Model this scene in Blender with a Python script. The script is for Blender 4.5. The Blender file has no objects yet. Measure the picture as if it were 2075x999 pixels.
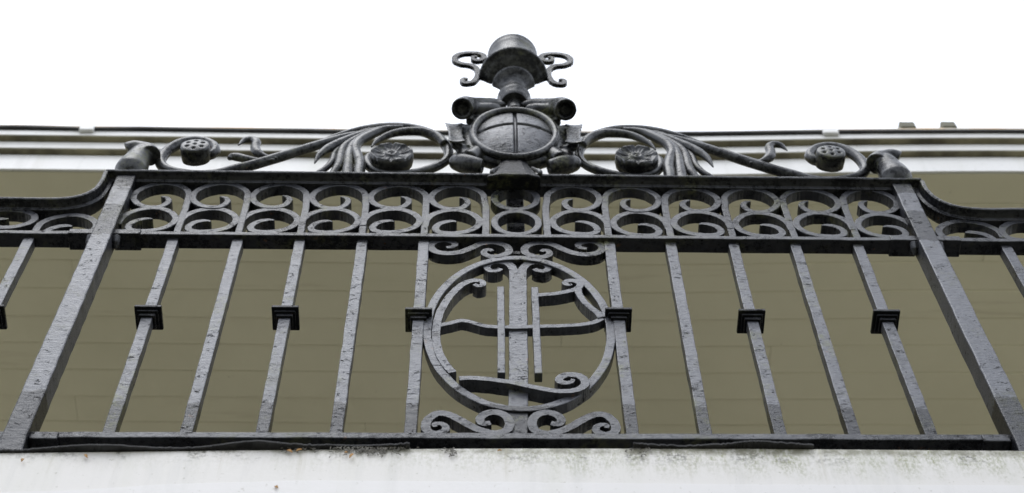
import bpy, bmesh, math, random
from mathutils import Vector, Matrix
random.seed(7)
C = bpy.context
S = C.scene
COL = S.collection

# ------------------------------------------------------------------ camera
W, H, F = 2075.0, 999.0, 3500.0
CAM = Vector((0.0, -1.8, 1.6))
_up = Vector((-52.0, -1836.0, F)).normalized()          # world up in camera axes (x right, y down, z forward)
_vx = 181000.0
_ri = Vector((_vx, (F * F - 52.0 * _vx) / 1836.0, F)).normalized()
_fw = _up.cross(_ri).normalized()
if _fw.z < 0: _fw = -_fw
R3 = Matrix((_ri, _fw, _up))                             # camera axes -> world axes
def ray(u, v): return R3 @ Vector((u - W / 2, v - H / 2, F))
def P(u, v, y=0.0):                                      # point on a vertical plane parallel to the railing
    d = ray(u, v); t = (y - CAM.y) / d.y
    return CAM + d * t
def PZ(u, v, z):                                         # point on a horizontal plane
    d = ray(u, v); t = (z - CAM.z) / d.z
    return CAM + d * t
def px(n, u, v, y=0.0):                                  # metres spanned by n photo pixels at that depth
    d = ray(u, v); t = (y - CAM.y) / d.y
    return n * t
cam = bpy.data.cameras.new('camera'); camo = bpy.data.objects.new('camera', cam); COL.objects.link(camo)
cx = R3 @ Vector((1, 0, 0)); cy = R3 @ Vector((0, -1, 0)); cz = R3 @ Vector((0, 0, -1))
camo.matrix_world = Matrix(((cx.x, cy.x, cz.x, CAM.x), (cx.y, cy.y, cz.y, CAM.y), (cx.z, cy.z, cz.z, CAM.z), (0, 0, 0, 1)))
cam.sensor_width = 36.0; cam.lens = F / W * 36.0
cam.clip_start = 0.05; cam.clip_end = 2000
cam.dof.use_dof = True; cam.dof.focus_distance = 3.6; cam.dof.aperture_fstop = 5.0
S.camera = camo

# ------------------------------------------------------------------ overcast sky and soft sun
w = bpy.data.worlds.new('World'); S.world = w; w.use_nodes = True
nt = w.node_tree; nt.nodes.clear()
out = nt.nodes.new('ShaderNodeOutputWorld'); bg = nt.nodes.new('ShaderNodeBackground')
sky = nt.nodes.new('ShaderNodeTexSky'); sky.sky_type = 'NISHITA'; sky.sun_disc = False
SUN_EL, SUN_AZ = math.radians(62), math.radians(200)
sky.sun_elevation = SUN_EL; sky.sun_rotation = SUN_AZ; sky.air_density = 1.0; sky.dust_density = 2.0
hs = nt.nodes.new('ShaderNodeHueSaturation'); hs.inputs['Saturation'].default_value = 0.35
mx = nt.nodes.new('ShaderNodeMix'); mx.data_type = 'RGBA'
tc = nt.nodes.new('ShaderNodeTexCoord'); nz = nt.nodes.new('ShaderNodeTexNoise'); nz.inputs['Scale'].default_value = 2.2; nz.inputs['Detail'].default_value = 4
rp = nt.nodes.new('ShaderNodeValToRGB'); rp.color_ramp.elements[0].position = 0.35; rp.color_ramp.elements[1].position = 0.7
rp.color_ramp.elements[0].color = (18.6, 19.7, 22.0, 1); rp.color_ramp.elements[1].color = (24.4, 25.4, 27.8, 1)
nt.links.new(tc.outputs['Generated'], nz.inputs['Vector']); nt.links.new(nz.outputs['Fac'], rp.inputs['Fac'])
nt.links.new(sky.outputs[0], hs.inputs['Color']); nt.links.new(hs.outputs[0], mx.inputs['A']); nt.links.new(rp.outputs[0], mx.inputs['B'])
mx.inputs['Factor'].default_value = 0.88
bg.inputs['Strength'].default_value = 0.076
nt.links.new(mx.outputs['Result'], bg.inputs['Color']); nt.links.new(bg.outputs[0], out.inputs[0])
sl = bpy.data.lights.new('sun', 'SUN'); sl.energy = 1.15; sl.angle = math.radians(34); sl.color = (1.0, 0.985, 0.965)
so = bpy.data.objects.new('sun', sl); COL.objects.link(so)
sd = Vector((math.sin(SUN_AZ) * math.cos(SUN_EL), math.cos(SUN_AZ) * math.cos(SUN_EL), math.sin(SUN_EL)))
so.rotation_euler = sd.to_track_quat('Z', 'Y').to_euler(); so.location = (0, -6, 12)
S.view_settings.view_transform = 'Standard'; S.view_settings.look = 'None'
S.view_settings.exposure = 0.0; S.view_settings.gamma = 1.0; S.view_settings.use_curve_mapping = False

# ------------------------------------------------------------------ node helpers / materials
class N:
    def __init__(s, name):
        s.m = bpy.data.materials.new(name); s.m.use_nodes = True; s.t = s.m.node_tree
        s.b = s.t.nodes['Principled BSDF']
        s.co = s.t.nodes.new('ShaderNodeTexCoord').outputs['Object']
    def noise(s, scale, detail=5, rough=0.6, vec=None, dist=0.0):
        n = s.t.nodes.new('ShaderNodeTexNoise'); n.inputs['Scale'].default_value = scale
        n.inputs['Detail'].default_value = detail; n.inputs['Roughness'].default_value = rough; n.inputs['Distortion'].default_value = dist
        s.t.links.new(vec or s.co, n.inputs['Vector']); return n.outputs['Fac']
    def scale(s, v):
        n = s.t.nodes.new('ShaderNodeVectorMath'); n.operation = 'MULTIPLY'; n.inputs[1].default_value = v
        s.t.links.new(s.co, n.inputs[0]); return n.outputs[0]
    def ramp(s, fac, a, b):
        n = s.t.nodes.new('ShaderNodeMapRange'); n.interpolation_type = 'SMOOTHSTEP'; n.clamp = True
        n.inputs['From Min'].default_value = a; n.inputs['From Max'].default_value = b
        s.t.links.new(fac, n.inputs['Value']); return n.outputs['Result']
    def math(s, op, a, b=0.0):
        n = s.t.nodes.new('ShaderNodeMath'); n.operation = op; n.use_clamp = False
        for i, x in enumerate((a, b)):
            if isinstance(x, (int, float)): n.inputs[i].default_value = x
            else: s.t.links.new(x, n.inputs[i])
        return n.outputs[0]
    def mix(s, fac, a, b):
        n = s.t.nodes.new('ShaderNodeMix'); n.data_type = 'RGBA'
        for k, x in (('Factor', fac), ('A', a), ('B', b)):
            if isinstance(x, (int, float)): n.inputs[k].default_value = x
            elif isinstance(x, tuple): n.inputs[k].default_value = (*x, 1)
            else: s.t.links.new(x, n.inputs[k])
        return n.outputs['Result']
    def mixf(s, fac, a, b):
        n = s.t.nodes.new('ShaderNodeMix'); n.data_type = 'FLOAT'
        for k, x in (('Factor', fac), ('A', a), ('B', b)):
            if isinstance(x, (int, float)): n.inputs[k].default_value = x
            else: s.t.links.new(x, n.inputs[k])
        return n.outputs['Result']
    def sep(s):
        n = s.t.nodes.new('ShaderNodeSeparateXYZ'); s.t.links.new(s.co, n.inputs[0]); return n.outputs
    def out(s, col, rough, bump=None, dist=0.002, strength=0.5, spec=0.5):
        for k, x in (('Base Color', col), ('Roughness', rough)):
            if isinstance(x, (int, float)): s.b.inputs[k].default_value = x
            elif isinstance(x, tuple): s.b.inputs[k].default_value = (*x, 1)
            else: s.t.links.new(x, s.b.inputs[k])
        s.b.inputs['Specular IOR Level'].default_value = spec
        if bump is not None:
            n = s.t.nodes.new('ShaderNodeBump'); n.inputs['Distance'].default_value = dist; n.inputs['Strength'].default_value = strength
            s.t.links.new(bump, n.inputs['Height']); s.t.links.new(n.outputs[0], s.b.inputs['Normal'])
        return s.m

def iron(name, chalk=0.6, moss=0.5, patches=(), chips=0.5, bump=0.5, tint=(0.036, 0.038, 0.048), spec=0.8):
    n = N(name)
    big = n.noise(6.0, 7, 0.7); fine = n.noise(70, 5, 0.7); chip = n.noise(46, 7, 0.8, vec=n.scale((1.0, 1.0, 1.8)), dist=0.6)
    brush = n.noise(60, 4, 0.6, vec=n.scale((1.0, 1.0, 3.2)))
    wear = n.ramp(n.math('ADD', big, n.math('MULTIPLY', n.math('SUBTRACT', fine, 0.5), 0.7)), 0.62 - 0.5 * chalk, 0.92 - 0.5 * chalk)
    dark = (0.006, 0.0063, 0.008)
    if patches:                                          # bands of fresher black paint round the joints
        z = n.sep()['Z']; m = None
        wob = n.math('MULTIPLY', n.math('SUBTRACT', n.noise(26, 3), 0.5), 0.05)
        for z0, h in patches:
            a = n.math('ABSOLUTE', n.math('SUBTRACT', n.math('ADD', z, wob), z0))
            k = n.math('SUBTRACT', 1.0, n.ramp(a, h - 0.003, h + 0.003))
            m = k if m is None else n.math('MAXIMUM', m, k)
        wear = n.math('MULTIPLY', wear, n.math('SUBTRACT', 1.0, n.math('MULTIPLY', m, 0.85)))
    col = n.mix(wear, dark, tint)
    mo = n.math('MULTIPLY', n.ramp(n.noise(8, 7, 0.75), 0.51, 0.66), n.ramp(fine, 0.38, 0.58))
    col = n.mix(n.math('MULTIPLY', mo, moss), col, (0.115, 0.12, 0.06))
    ch = n.math('MULTIPLY', n.ramp(chip, 0.615 - 0.04 * chips, 0.65 - 0.04 * chips), n.ramp(n.noise(7, 4, 0.6), 0.36, 0.52))
    ch = n.math('MAXIMUM', ch, n.ramp(n.noise(85, 3, 0.6), 0.66, 0.70))
    col = n.mix(n.math('MULTIPLY', ch, chips), col, (0.018, 0.017, 0.015))
    ru = n.ramp(n.noise(23, 5, 0.7), 0.67, 0.71)
    col = n.mix(n.math('MULTIPLY', ru, 0.6), col, (0.13, 0.06, 0.025))
    rough = n.mixf(ch, n.mixf(wear, 0.24, 0.33), 0.75)
    sp = n.math('MULTIPLY', n.mixf(wear, spec * 0.3, spec), n.math('SUBTRACT', 1.0, n.math('MULTIPLY', n.math('MAXIMUM', ch, n.math('MULTIPLY', mo, 0.7)), 0.75)))
    n.t.links.new(sp, n.b.inputs['Specular IOR Level'])
    hgt = n.math('ADD', n.math('MULTIPLY', brush, 0.7), n.math('ADD', n.math('MULTIPLY', chip, 0.8), n.math('MULTIPLY', n.noise(16, 3), 0.8)))
    hgt = n.math('SUBTRACT', hgt, n.math('MULTIPLY', ch, 0.3))
    n.b.inputs['Specular Tint'].default_value = (0.90, 0.935, 1.0, 1)
    m_ = n.out(col, rough, hgt, 0.004, bump, spec)
    return m_

ZB = P(1040, 885).z                                      # underside of the bottom rail
Z0 = ZB - 0.08                                           # top of the balcony slab = base of the railing
zmid = P(1040, 474).z - Z0; ztop = P(1040, 352).z - Z0
BAR = iron('weathered_bar_paint', 0.8, 0.8, ((0.08, 0.125), (zmid + 0.02, 0.05)), 0.9)
POST = iron('weathered_post_paint', 0.85, 0.35, ((0.08, 0.125), (zmid + 0.03, 0.075), (ztop, 0.12)), 0.8)
SCR = iron('frieze_paint', 0.72, 0.7, (), 0.8, tint=(0.017, 0.018, 0.023), spec=0.6)
RAIL = iron('rail_paint', 0.6, 0.45, (), 0.7, tint=(0.016, 0.0165, 0.02), spec=0.62)
ORN = iron('cast_ornament_paint', 0.55, 0.6, (), 0.35, 0.2, tint=(0.030, 0.031, 0.031), spec=0.5)
COLR = iron('collar_paint', 0.35, 0.5, (), 0.4, tint=(0.012, 0.012, 0.0125), spec=0.45)

def white_paint(name, grime_top=None, base=(0.72, 0.72, 0.735), streak=0.5):
    n = N(name)
    st = n.ramp(n.noise(3.0, 5, 0.6, vec=n.scale((4, 4, 0.35))), 0.45, 0.85)
    col = n.mix(n.math('MULTIPLY', st, 0.45 * streak), base, (0.52, 0.52, 0.47))
    st2 = n.ramp(n.noise(2.0, 6, 0.7, vec=n.scale((9, 9, 0.8))), 0.5, 0.72)
    col = n.mix(n.math('MULTIPLY', st2, 0.30 * streak), col, (0.45, 0.45, 0.44))
    sp = n.ramp(n.noise(75, 3, 0.75), 0.64, 0.70)
    col = n.mix(n.math('MULTIPLY', sp, 0.5 * streak), col, (0.22, 0.21, 0.15))
    if grime_top:
        zt, dz = grime_top; s = n.sep()
        k = n.ramp(n.math('ADD', n.math('SUBTRACT', zt, s['Z']), n.math('MULTIPLY', n.math('SUBTRACT', n.noise(9, 6, 0.75), 0.5), dz * 1.6)), dz, 0.0)
        side = n.ramp(n.math('ADD', s['X'], n.math('MULTIPLY', n.noise(2.2, 3), 0.8)), 0.1, 0.75)
        g = n.math('MULTIPLY', n.ramp(n.noise(110, 5, 0.8, vec=n.scale((1.6, 1.6, 0.8))), 0.40, 0.60), n.ramp(n.noise(14, 6, 0.8, vec=n.scale((1.8, 1.8, 0.45))), 0.36, 0.6))
        g = n.math('MAXIMUM', g, n.math('MULTIPLY', n.ramp(n.noise(24, 6, 0.7, vec=n.scale((1.5, 1.5, 0.5))), 0.45, 0.75), 0.30))
        a = n.math('MULTIPLY', n.math('MULTIPLY', k, g), n.mixf(side, 0.25, 1.0))
        col = n.mix(a, col, (0.215, 0.23, 0.115))
        d = n.math('MULTIPLY', n.ramp(n.noise(7.5, 6, 0.8), 0.50, 0.62), n.ramp(n.math('SUBTRACT', zt, s['Z']), 0.05, 0.0))
        col = n.mix(n.math('MULTIPLY', d, n.ramp(n.noise(120, 4, 0.8), 0.42, 0.55)), col, (0.08, 0.08, 0.07))
        top = n.ramp(n.math('SUBTRACT', zt, s['Z']), 0.014, 0.0)
        col = n.mix(n.math('MULTIPLY', top, n.ramp(n.noise(30, 5, 0.75), 0.32, 0.6)), col, (0.20, 0.195, 0.15))
        run = n.math('MULTIPLY', n.ramp(n.noise(5.0, 5, 0.7, vec=n.scale((6, 6, 0.12))), 0.56, 0.72), n.ramp(n.math('SUBTRACT', zt, s['Z']), 0.13, 0.01))
        col = n.mix(n.math('MULTIPLY', run, 0.45), col, (0.36, 0.34, 0.26))
        b2 = n.math('MULTIPLY', n.ramp(n.noise(4.3, 6, 0.75), 0.52, 0.68), n.math('MULTIPLY', n.ramp(n.noise(150, 3, 0.8), 0.50, 0.62), side))
        col = n.mix(n.math('MULTIPLY', b2, 0.75), col, (0.27, 0.27, 0.19))
    return n.out(col, 0.5, n.noise(90, 4), 0.001, 0.3, 0.4)

SLAB_Z = None
def soffit_mat():
    n = N('soffit_cream_paint')
    bl = n.noise(1.4, 5, 0.6); st = n.noise(2.2, 5, 0.65, vec=n.scale((0.35, 4.0, 1)))
    col = n.mix(n.ramp(bl, 0.3, 0.75), (0.86, 0.82, 0.665), (0.77, 0.735, 0.585))
    col = n.mix(n.math('MULTIPLY', n.ramp(st, 0.60, 0.75), 0.35), col, (0.34, 0.25, 0.15))
    col = n.mix(n.math('MULTIPLY', n.ramp(n.noise(26, 4, 0.7), 0.70, 0.76), 0.4), col, (0.2, 0.17, 0.11))
    return n.out(col, 0.55, n.noise(30, 3), 0.001, 0.2, 0.3)
SOFF = soffit_mat()

def simple(name, a, b, sc, rough=0.7, bump=0.3, dist=0.004):
    n = N(name); f = n.noise(sc, 6, 0.65)
    return n.out(n.mix(n.ramp(f, 0.35, 0.68), a, b), rough, n.noise(sc * 4, 5), dist, bump, 0.3)
GUT = simple('dark_roof_edge', (0.03, 0.03, 0.032), (0.06, 0.06, 0.06), 12)
ROOFM = simple('lichened_roof', (0.55, 0.53, 0.47), (0.62, 0.43, 0.22), 5)
LEAD = simple('grey_lead', (0.015, 0.015, 0.016), (0.04, 0.04, 0.042), 30, 0.5)
LEADTOP = simple('slab_covering', (0.045, 0.045, 0.05), (0.075, 0.075, 0.075), 6)
GRD = simple('gravel_and_turf', (0.175, 0.168, 0.118), (0.215, 0.205, 0.145), 1.5, 0.95)
WALLM = simple('cream_render', (0.55, 0.51, 0.40), (0.48, 0.44, 0.34), 2.0, 0.8)
CORN = white_paint('cornice_white_paint', None, (0.73, 0.73, 0.73), 0.9)
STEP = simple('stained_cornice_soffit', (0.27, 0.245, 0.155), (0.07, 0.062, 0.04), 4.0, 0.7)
BLOCK = simple('olive_roof_block', (0.16, 0.155, 0.115), (0.12, 0.117, 0.09), 9)
LEAF = simple('dead_leaf_brown', (0.30, 0.14, 0.05), (0.42, 0.25, 0.10), 60)
TWIG = simple('grey_litter', (0.10, 0.095, 0.085), (0.2, 0.19, 0.17), 80)

# ------------------------------------------------------------------ object helpers
def thing(name, label, cat, loc, group=None):
    o = bpy.data.objects.new(name, None); COL.objects.link(o); o.location = loc; o.empty_display_size = 0.1
    o['label'] = label; o['category'] = cat
    if group: o['group'] = group
    return o
ROOT = {}
def obj(name, bm, mat, parent=None, smooth=False, bevel=0.0, base=None, seg=2):
    bmesh.ops.recalc_face_normals(bm, faces=bm.faces)
    top = parent
    while top is not None and top.parent is not None: top = top.parent
    if top is not None:
        bmesh.ops.translate(bm, verts=bm.verts, vec=-Vector(top.location))
    elif base is not None:
        bmesh.ops.translate(bm, verts=bm.verts, vec=-Vector(base))
    me = bpy.data.meshes.new(name); bm.to_mesh(me); bm.free()
    o = bpy.data.objects.new(name, me); COL.objects.link(o); me.materials.append(mat)
    if parent is not None: o.parent = parent
    elif base is not None: o.location = base
    if smooth:
        for p in me.polygons: p.use_smooth = True
    if bevel:
        b = o.modifiers.new('bevel', 'BEVEL'); b.width = bevel; b.segments = seg; b.limit_method = 'ANGLE'; b.angle_limit = math.radians(40); b.harden_normals = False
    return o

def spline(pts, n=10):
    pts = [Vector(p) for p in pts]
    if len(pts) < 3: return pts
    res = []
    q = [pts[0] * 2 - pts[1]] + pts + [pts[-1] * 2 - pts[-2]]
    for i in range(1, len(q) - 2):
        p0, p1, p2, p3 = q[i - 1], q[i], q[i + 1], q[i + 2]
        t1 = math.sqrt((p1 - p0).length) + 1e-6; t2 = t1 + math.sqrt((p2 - p1).length) + 1e-6; t3 = t2 + math.sqrt((p3 - p2).length) + 1e-6
        for k in range(n):
            t = t1 + (t2 - t1) * k / n
            A1 = p0 * ((t1 - t) / t1) + p1 * (t / t1)
            A2 = p1 * ((t2 - t) / (t2 - t1)) + p2 * ((t - t1) / (t2 - t1))
            A3 = p2 * ((t3 - t) / (t3 - t2)) + p3 * ((t - t2) / (t3 - t2))
            B1 = A1 * ((t2 - t) / t2) + A2 * (t / t2)
            B2 = A2 * ((t3 - t) / (t3 - t1)) + A3 * ((t - t1) / (t3 - t1))
            res.append(B1 * ((t2 - t) / (t2 - t1)) + B2 * ((t - t1) / (t2 - t1)))
    res.append(pts[-1]); return res
def lerp_list(vals, n):
    if isinstance(vals, (int, float)): return [vals] * n
    r = []
    for i in range(n):
        f = i / (n - 1) * (len(vals) - 1); k = min(int(f), len(vals) - 2)
        r.append(vals[k] + (vals[k + 1] - vals[k]) * (f - k))
    return r

def box(bm, x0, x1, y0, y1, z0, z1):
    v = [bm.verts.new((x, y, z)) for x in (x0, x1) for y in (y0, y1) for z in (z0, z1)]
    for f in ((0, 1, 3, 2), (4, 6, 7, 5), (0, 4, 5, 1), (2, 3, 7, 6), (0, 2, 6, 4), (1, 5, 7, 3)):
        bm.faces.new([v[i] for i in f])
def sweep(bm, path, prof, closed=False):
    """path: (x, z) points; prof(i) -> [(normal offset, y)] closed polygon"""
    n = len(path); rings = []
    for i in range(n):
        a = path[(i - 1) % n] if (closed or i > 0) else path[i]
        b = path[(i + 1) % n] if (closed or i < n - 1) else path[i]
        t = Vector((b[0] - a[0], b[1] - a[1])); t.normalize() if t.length > 1e-9 else None
        nx, nz_ = -t.y, t.x
        rings.append([bm.verts.new((path[i][0] + nx * o, y, path[i][1] + nz_ * o)) for o, y in prof(i)])
    m = len(rings[0])
    for i in range(n if closed else n - 1):
        r, s = rings[i], rings[(i + 1) % n]
        for k in range(m): bm.faces.new((r[k], r[(k + 1) % m], s[(k + 1) % m], s[k]))
    if not closed:
        bm.faces.new(rings[0]); bm.faces.new(rings[-1][::-1])
def ribbon(bm, pts, width, depth, y0, closed=False, n=10, jitter=0.0006):
    """pts: (x, z) world points on the front face; a flat bar of in-plane width and depth along y"""
    p = spline([(a, b, 0) for a, b in pts], n) if not closed else [Vector((a, b, 0)) for a, b in pts]
    p = [(v.x, v.y) for v in p]
    # drop near-duplicates
    q = [p[0]]
    for v in p[1:]:
        if math.hypot(v[0] - q[-1][0], v[1] - q[-1][1]) > 0.0015: q.append(v)
    ws = lerp_list(width, len(q))
    js = [random.uniform(-jitter, jitter) for _ in q]
    sweep(bm, q, lambda i: [(-ws[i] / 2 + js[i], y0), (ws[i] / 2 + js[i], y0), (ws[i] / 2 + js[i], y0 + depth), (-ws[i] / 2 + js[i], y0 + depth)], closed)
def tube(bm, pts, radii, sides=14, n=8, flat=1.0, cap=True, open_end=False, wall=0.004, deep=2):
    """pts: 3-D points; round bar of varying radius. flat scales it along world y. open_end: hollow mouth at the last point"""
    p = spline(pts, n); rs = lerp_list(radii, len(p)); rings = []
    up = Vector((0, 1, 0)); prevn = None
    def frame(i):
        nonlocal prevn
        a, b = p[max(i - 1, 0)], p[min(i + 1, len(p) - 1)]
        t = (b - a).normalized()
        ref = prevn if prevn is not None else (up if abs(t.y) < 0.9 else Vector((1, 0, 0)))
        nn = (ref - t * ref.dot(t)).normalized(); prevn = nn
        return nn, t.cross(nn).normalized()
    fr = [frame(i) for i in range(len(p))]
    def ring(i, r):
        a, b = fr[i]; res = []
        for k in range(sides):
            th = 2 * math.pi * k / sides
            o = a * math.cos(th) * r * flat + b * math.sin(th) * r
            res.append(bm.verts.new(p[i] + o))
        return res
    rings = [ring(i, max(rs[i], 0.0008)) for i in range(len(p))]
    order = list(rings)
    if open_end:
        k0 = max(0, len(p) - 1 - int(deep * n))
        for i in range(len(p) - 1, k0 - 1, -1): order.append(ring(i, max(rs[i] - wall, 0.001) * (0.55 + 0.45 * (i - k0) / max(1, len(p) - 1 - k0))))
    for r, s in zip(order[:-1], order[1:]):
        for k in range(sides): bm.faces.new((r[k], r[(k + 1) % sides], s[(k + 1) % sides], s[k]))
    bm.faces.new(order[0][::-1]); bm.faces.new(order[-1])
def half_lathe(bm, prof, cx_, cy_, seg=40):
    rings = []
    for r, z in prof:
        rings.append([bm.verts.new((cx_ + r * math.cos(math.pi * k / seg), cy_ - r * math.sin(math.pi * k / seg), z)) for k in range(seg + 1)])
    for a, b in zip(rings[:-1], rings[1:]):
        for k in range(seg): bm.faces.new((a[k], a[k + 1], b[k + 1], b[k]))
        bm.faces.new((a[seg], a[0], b[0], b[seg]))
    bm.faces.new(rings[0][::-1]); bm.faces.new(rings[-1])
def lathe(bm, prof, cx_, cy_, seg=40):
    rings = []
    for r, z in prof:
        rings.append([bm.verts.new((cx_ + r * math.cos(2 * math.pi * k / seg), cy_ + r * math.sin(2 * math.pi * k / seg), z)) for k in range(seg)])
    for a, b in zip(rings[:-1], rings[1:]):
        for k in range(seg): bm.faces.new((a[k], a[(k + 1) % seg], b[(k + 1) % seg], b[k]))
    bm.faces.new(rings[0][::-1]); bm.faces.new(rings[-1])

def cvt(ox, oy, sc):                                     # point read off an enlarged view -> photo pixel
    return lambda a, b: (ox + a / sc, oy + b / sc)
def pl(pts, f=None, y=0.0):                              # traced pixels -> (x, z) on the plane
    r = []
    for a, b in pts:
        u, v = f(a, b) if f else (a, b)
        q = P(u, v, y); r.append((q.x, q.z))
    return r

# ------------------------------------------------------------------ ground
bm = bmesh.new()
v = [bm.verts.new(p) for p in ((-400, -400, 0), (400, -400, 0), (400, 400, 0), (-400, 400, 0))]; bm.faces.new(v)
g = obj('ground', bm, GRD); g['kind'] = 'structure'

# ------------------------------------------------------------------ house: eave soffit, stepped cornice, wall behind the balcony
ZS = 7.0
HY = 3.1
house = thing('house', 'white and cream house with boarded eave soffit and stepped white cornice', 'house', (0, HY, 0))
XH = 7.0
SAGP = [(-7, -0.03), (-2.6, -0.035), (-1.75, -0.037), (-0.88, -0.039), (-0.64, -0.043), (0.0, -0.046), (0.6, -0.040), (0.87, -0.028), (1.11, -0.010), (1.37, 0.004), (1.75, 0.020), (2.6, 0.03), (7, 0.04)]
def sag(x):                                              # the old eave is not quite straight
    r = 0
    for o in (-0.12, 0.0, 0.12):
        xx = max(-6.99, min(6.99, x + o))
        for (x0, v0), (x1, v1) in zip(SAGP[:-1], SAGP[1:]):
            if x0 <= xx <= x1: r += (v0 + (v1 - v0) * (xx - x0) / (x1 - x0)) / 3; break
    return r
ys = PZ(1040, 342, ZS).y
steps = [('fascia', 313), ('step', 301), ('fascia', 287), ('step', 275), ('fascia', 264.5)]
xs = [-XH + 2 * XH * i / 70 for i in range(71)]
def strip(prof, name, mat, jit=0.0, x0=None, x1=None):
    bm = bmesh.new(); xx = [x for x in xs if (x0 is None or x >= x0) and (x1 is None or x <= x1)]
    if x0 is not None: xx = [x0] + xx
    if x1 is not None: xx = xx + [x1]
    rings = []
    for x in xx:
        j = random.uniform(-jit, jit)
        rings.append([bm.verts.new((x, y, z + sag(x) + j)) for y, z in prof])
    m = len(prof)
    for a, b in zip(rings[:-1], rings[1:]):
        for k in range(m): bm.faces.new((a[k], a[(k + 1) % m], b[(k + 1) % m], b[k]))
    bm.faces.new(rings[0]); bm.faces.new(rings[-1][::-1])
    return obj(name, bm, mat, house, bevel=0.0015)
y, z = ys, ZS
faces = []
for kind, v_ in steps:
    if kind == 'fascia':
        z2 = P(1040, v_, y).z; faces.append((kind, y, z, z2)); z = z2
    else:
        y2 = PZ(1040, v_, z).y; faces.append((kind, y2, y, z)); y = y2
YB = ys + 0.12
for kind, a, b, c in faces:
    if kind == 'fascia':
        yb_ = YB if b > ZS + 0.01 else ys + 0.010       # the lowest band is a thin board, the soffit boards run up to its back
        b_ = b + 0.006 if b > ZS + 0.01 else b
        strip([(a, b_), (yb_, b_), (yb_, c - 0.003), (a, c - 0.003)], 'cornice_band', CORN)
    else:
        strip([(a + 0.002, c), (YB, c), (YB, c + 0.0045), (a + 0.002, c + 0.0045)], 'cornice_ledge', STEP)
yt, zt = y, z
GZ = P(1040, 260.5, yt - 0.03).z
strip([(yt - 0.012, zt), (YB, zt), (YB, zt + 0.012), (yt - 0.012, zt + 0.012)], 'gutter_edge', GUT, 0.006)
strip([(yt - 0.005, zt + 0.014), (YB + 2.6, zt + 1.3), (YB + 2.6, zt + 1.34), (yt - 0.005, zt + 0.034)], 'roof', ROOFM, 0.004)
for u0, u1 in ((152, 182), (1672, 1704)):
    a = P(u0, 266, yt - 0.03).x; b = P(u1, 266, yt - 0.03).x; s = sag((a + b) / 2)
    bm = bmesh.new(); box(bm, a, b, yt - 0.016, yt - 0.001, zt - 0.022 + s, zt + 0.018 + s); obj('gutter_bracket', bm, CORN, house, bevel=0.004)
for u0, u1 in ((1826, 1857), (1911, 1940)):
    a = P(u0, 262, yt).x; b = P(u1, 262, yt).x; s = sag((a + b) / 2)
    bm = bmesh.new(); box(bm, a, b, yt - 0.01, yt + 0.12, zt + 0.036 + s, zt + 0.082 + s); obj('roof_block', bm, BLOCK, house, bevel=0.004)
# boarded soffit with narrow open joints
bm = bmesh.new(); yy = YB - 0.08
bw = 0.115
yy = ys + 0.0115
k = 0
while yy < HY - 0.01:
    y2 = min(yy + bw, HY)
    x = -XH; rr = random.Random(k)
    while x < XH:
        x2 = min(x + rr.uniform(4.5, 9.0), XH)
        dz = rr.uniform(-0.0015, 0.0015)
        n_ = max(2, int((x2 - x) / 0.3)); prev = None
        for i in range(n_ + 1):
            xx = x + (x2 - 0.0012 - x) * i / n_; s = sag(xx) * max(0.0, 1 - (yy - ys) / 1.2) + dz
            r = [bm.verts.new((xx, a, b + s)) for a, b in ((yy, ZS + 0.012), (yy, ZS + 0.003), (yy + 0.002, ZS), (y2 - 0.0022, ZS), (y2 - 0.0008, ZS + 0.002), (y2 - 0.0008, ZS + 0.012))]
            if prev:
                for q in range(6): bm.faces.new((prev[q], prev[(q + 1) % 6], r[(q + 1) % 6], r[q]))
            else: bm.faces.new(r)
            prev = r
        bm.faces.new(prev[::-1]); x = x2
    yy = y2; k += 1
obj('soffit', bm, SOFF, house)
bm = bmesh.new(); box(bm, -XH, XH, ys + 0.02, HY, ZS + 0.05, ZS + 0.08); obj('roof_deck', bm, GUT, house)
bm = bmesh.new(); box(bm, -XH, XH, HY, HY + 0.3, 0, ZS + 0.03); obj('wall', bm, WALLM, house)

# ------------------------------------------------------------------ balcony slab with white fascia
YF = -0.03
edge = [(-2400, 930), (-900, 924), (0, 917), (260, 914), (520, 911), (1000, 907.5), (1500, 908), (2075, 912.5), (3000, 919), (4400, 930)]
ep = [P(u, v, YF) for u, v in edge]
step_px = [(-2400, 1000), (-900, 990), (0, 1000), (150, 996), (330, 984), (620, 976), (1000, 979), (1500, 984), (2075, 986), (4400, 996)]
balcony = thing('balcony', 'projecting balcony slab with stained white painted edge under the iron railing', 'balcony', (0, YF, ep[4].z - 0.4))
def interp(pts, x):
    for a, b in zip(pts[:-1], pts[1:]):
        if a.x <= x <= b.x: return a.z + (b.z - a.z) * (x - a.x) / (b.x - a.x)
    return pts[0].z if x < pts[0].x else pts[-1].z
sp_ = [P(u, v, YF) for u, v in step_px]
FASC = white_paint('balcony_white_paint', (0.40, 0.10), (0.605, 0.59, 0.575), 1.2)
FASC2 = white_paint('balcony_lower_white_paint', None, (0.63, 0.62, 0.62), 0.7)
def face_strip(zt_fn, zb_fn, y0, y1, name, mat, x0=-3.2, x1=3.2, n=120, bevel=0.003):
    bm = bmesh.new(); prev = None
    for i in range(n + 1):
        x = x0 + (x1 - x0) * i / n; a, b = zt_fn(x), zb_fn(x)
        r = [bm.verts.new(p) for p in ((x, y0, b), (x, y0, a), (x, y1, a), (x, y1, b))]
        if prev:
            for q in range(4): bm.faces.new((prev[q], prev[(q + 1) % 4], r[(q + 1) % 4], r[q]))
        else: bm.faces.new(r)
        prev = r
    bm.faces.new(prev[::-1]); return obj(name, bm, mat, balcony, bevel=bevel)
zlow = min(p.z for p in sp_) - 0.22
face_strip(lambda x: interp(ep, x), lambda x: zlow, YF, YF + 0.04, 'fascia', FASC)
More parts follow.
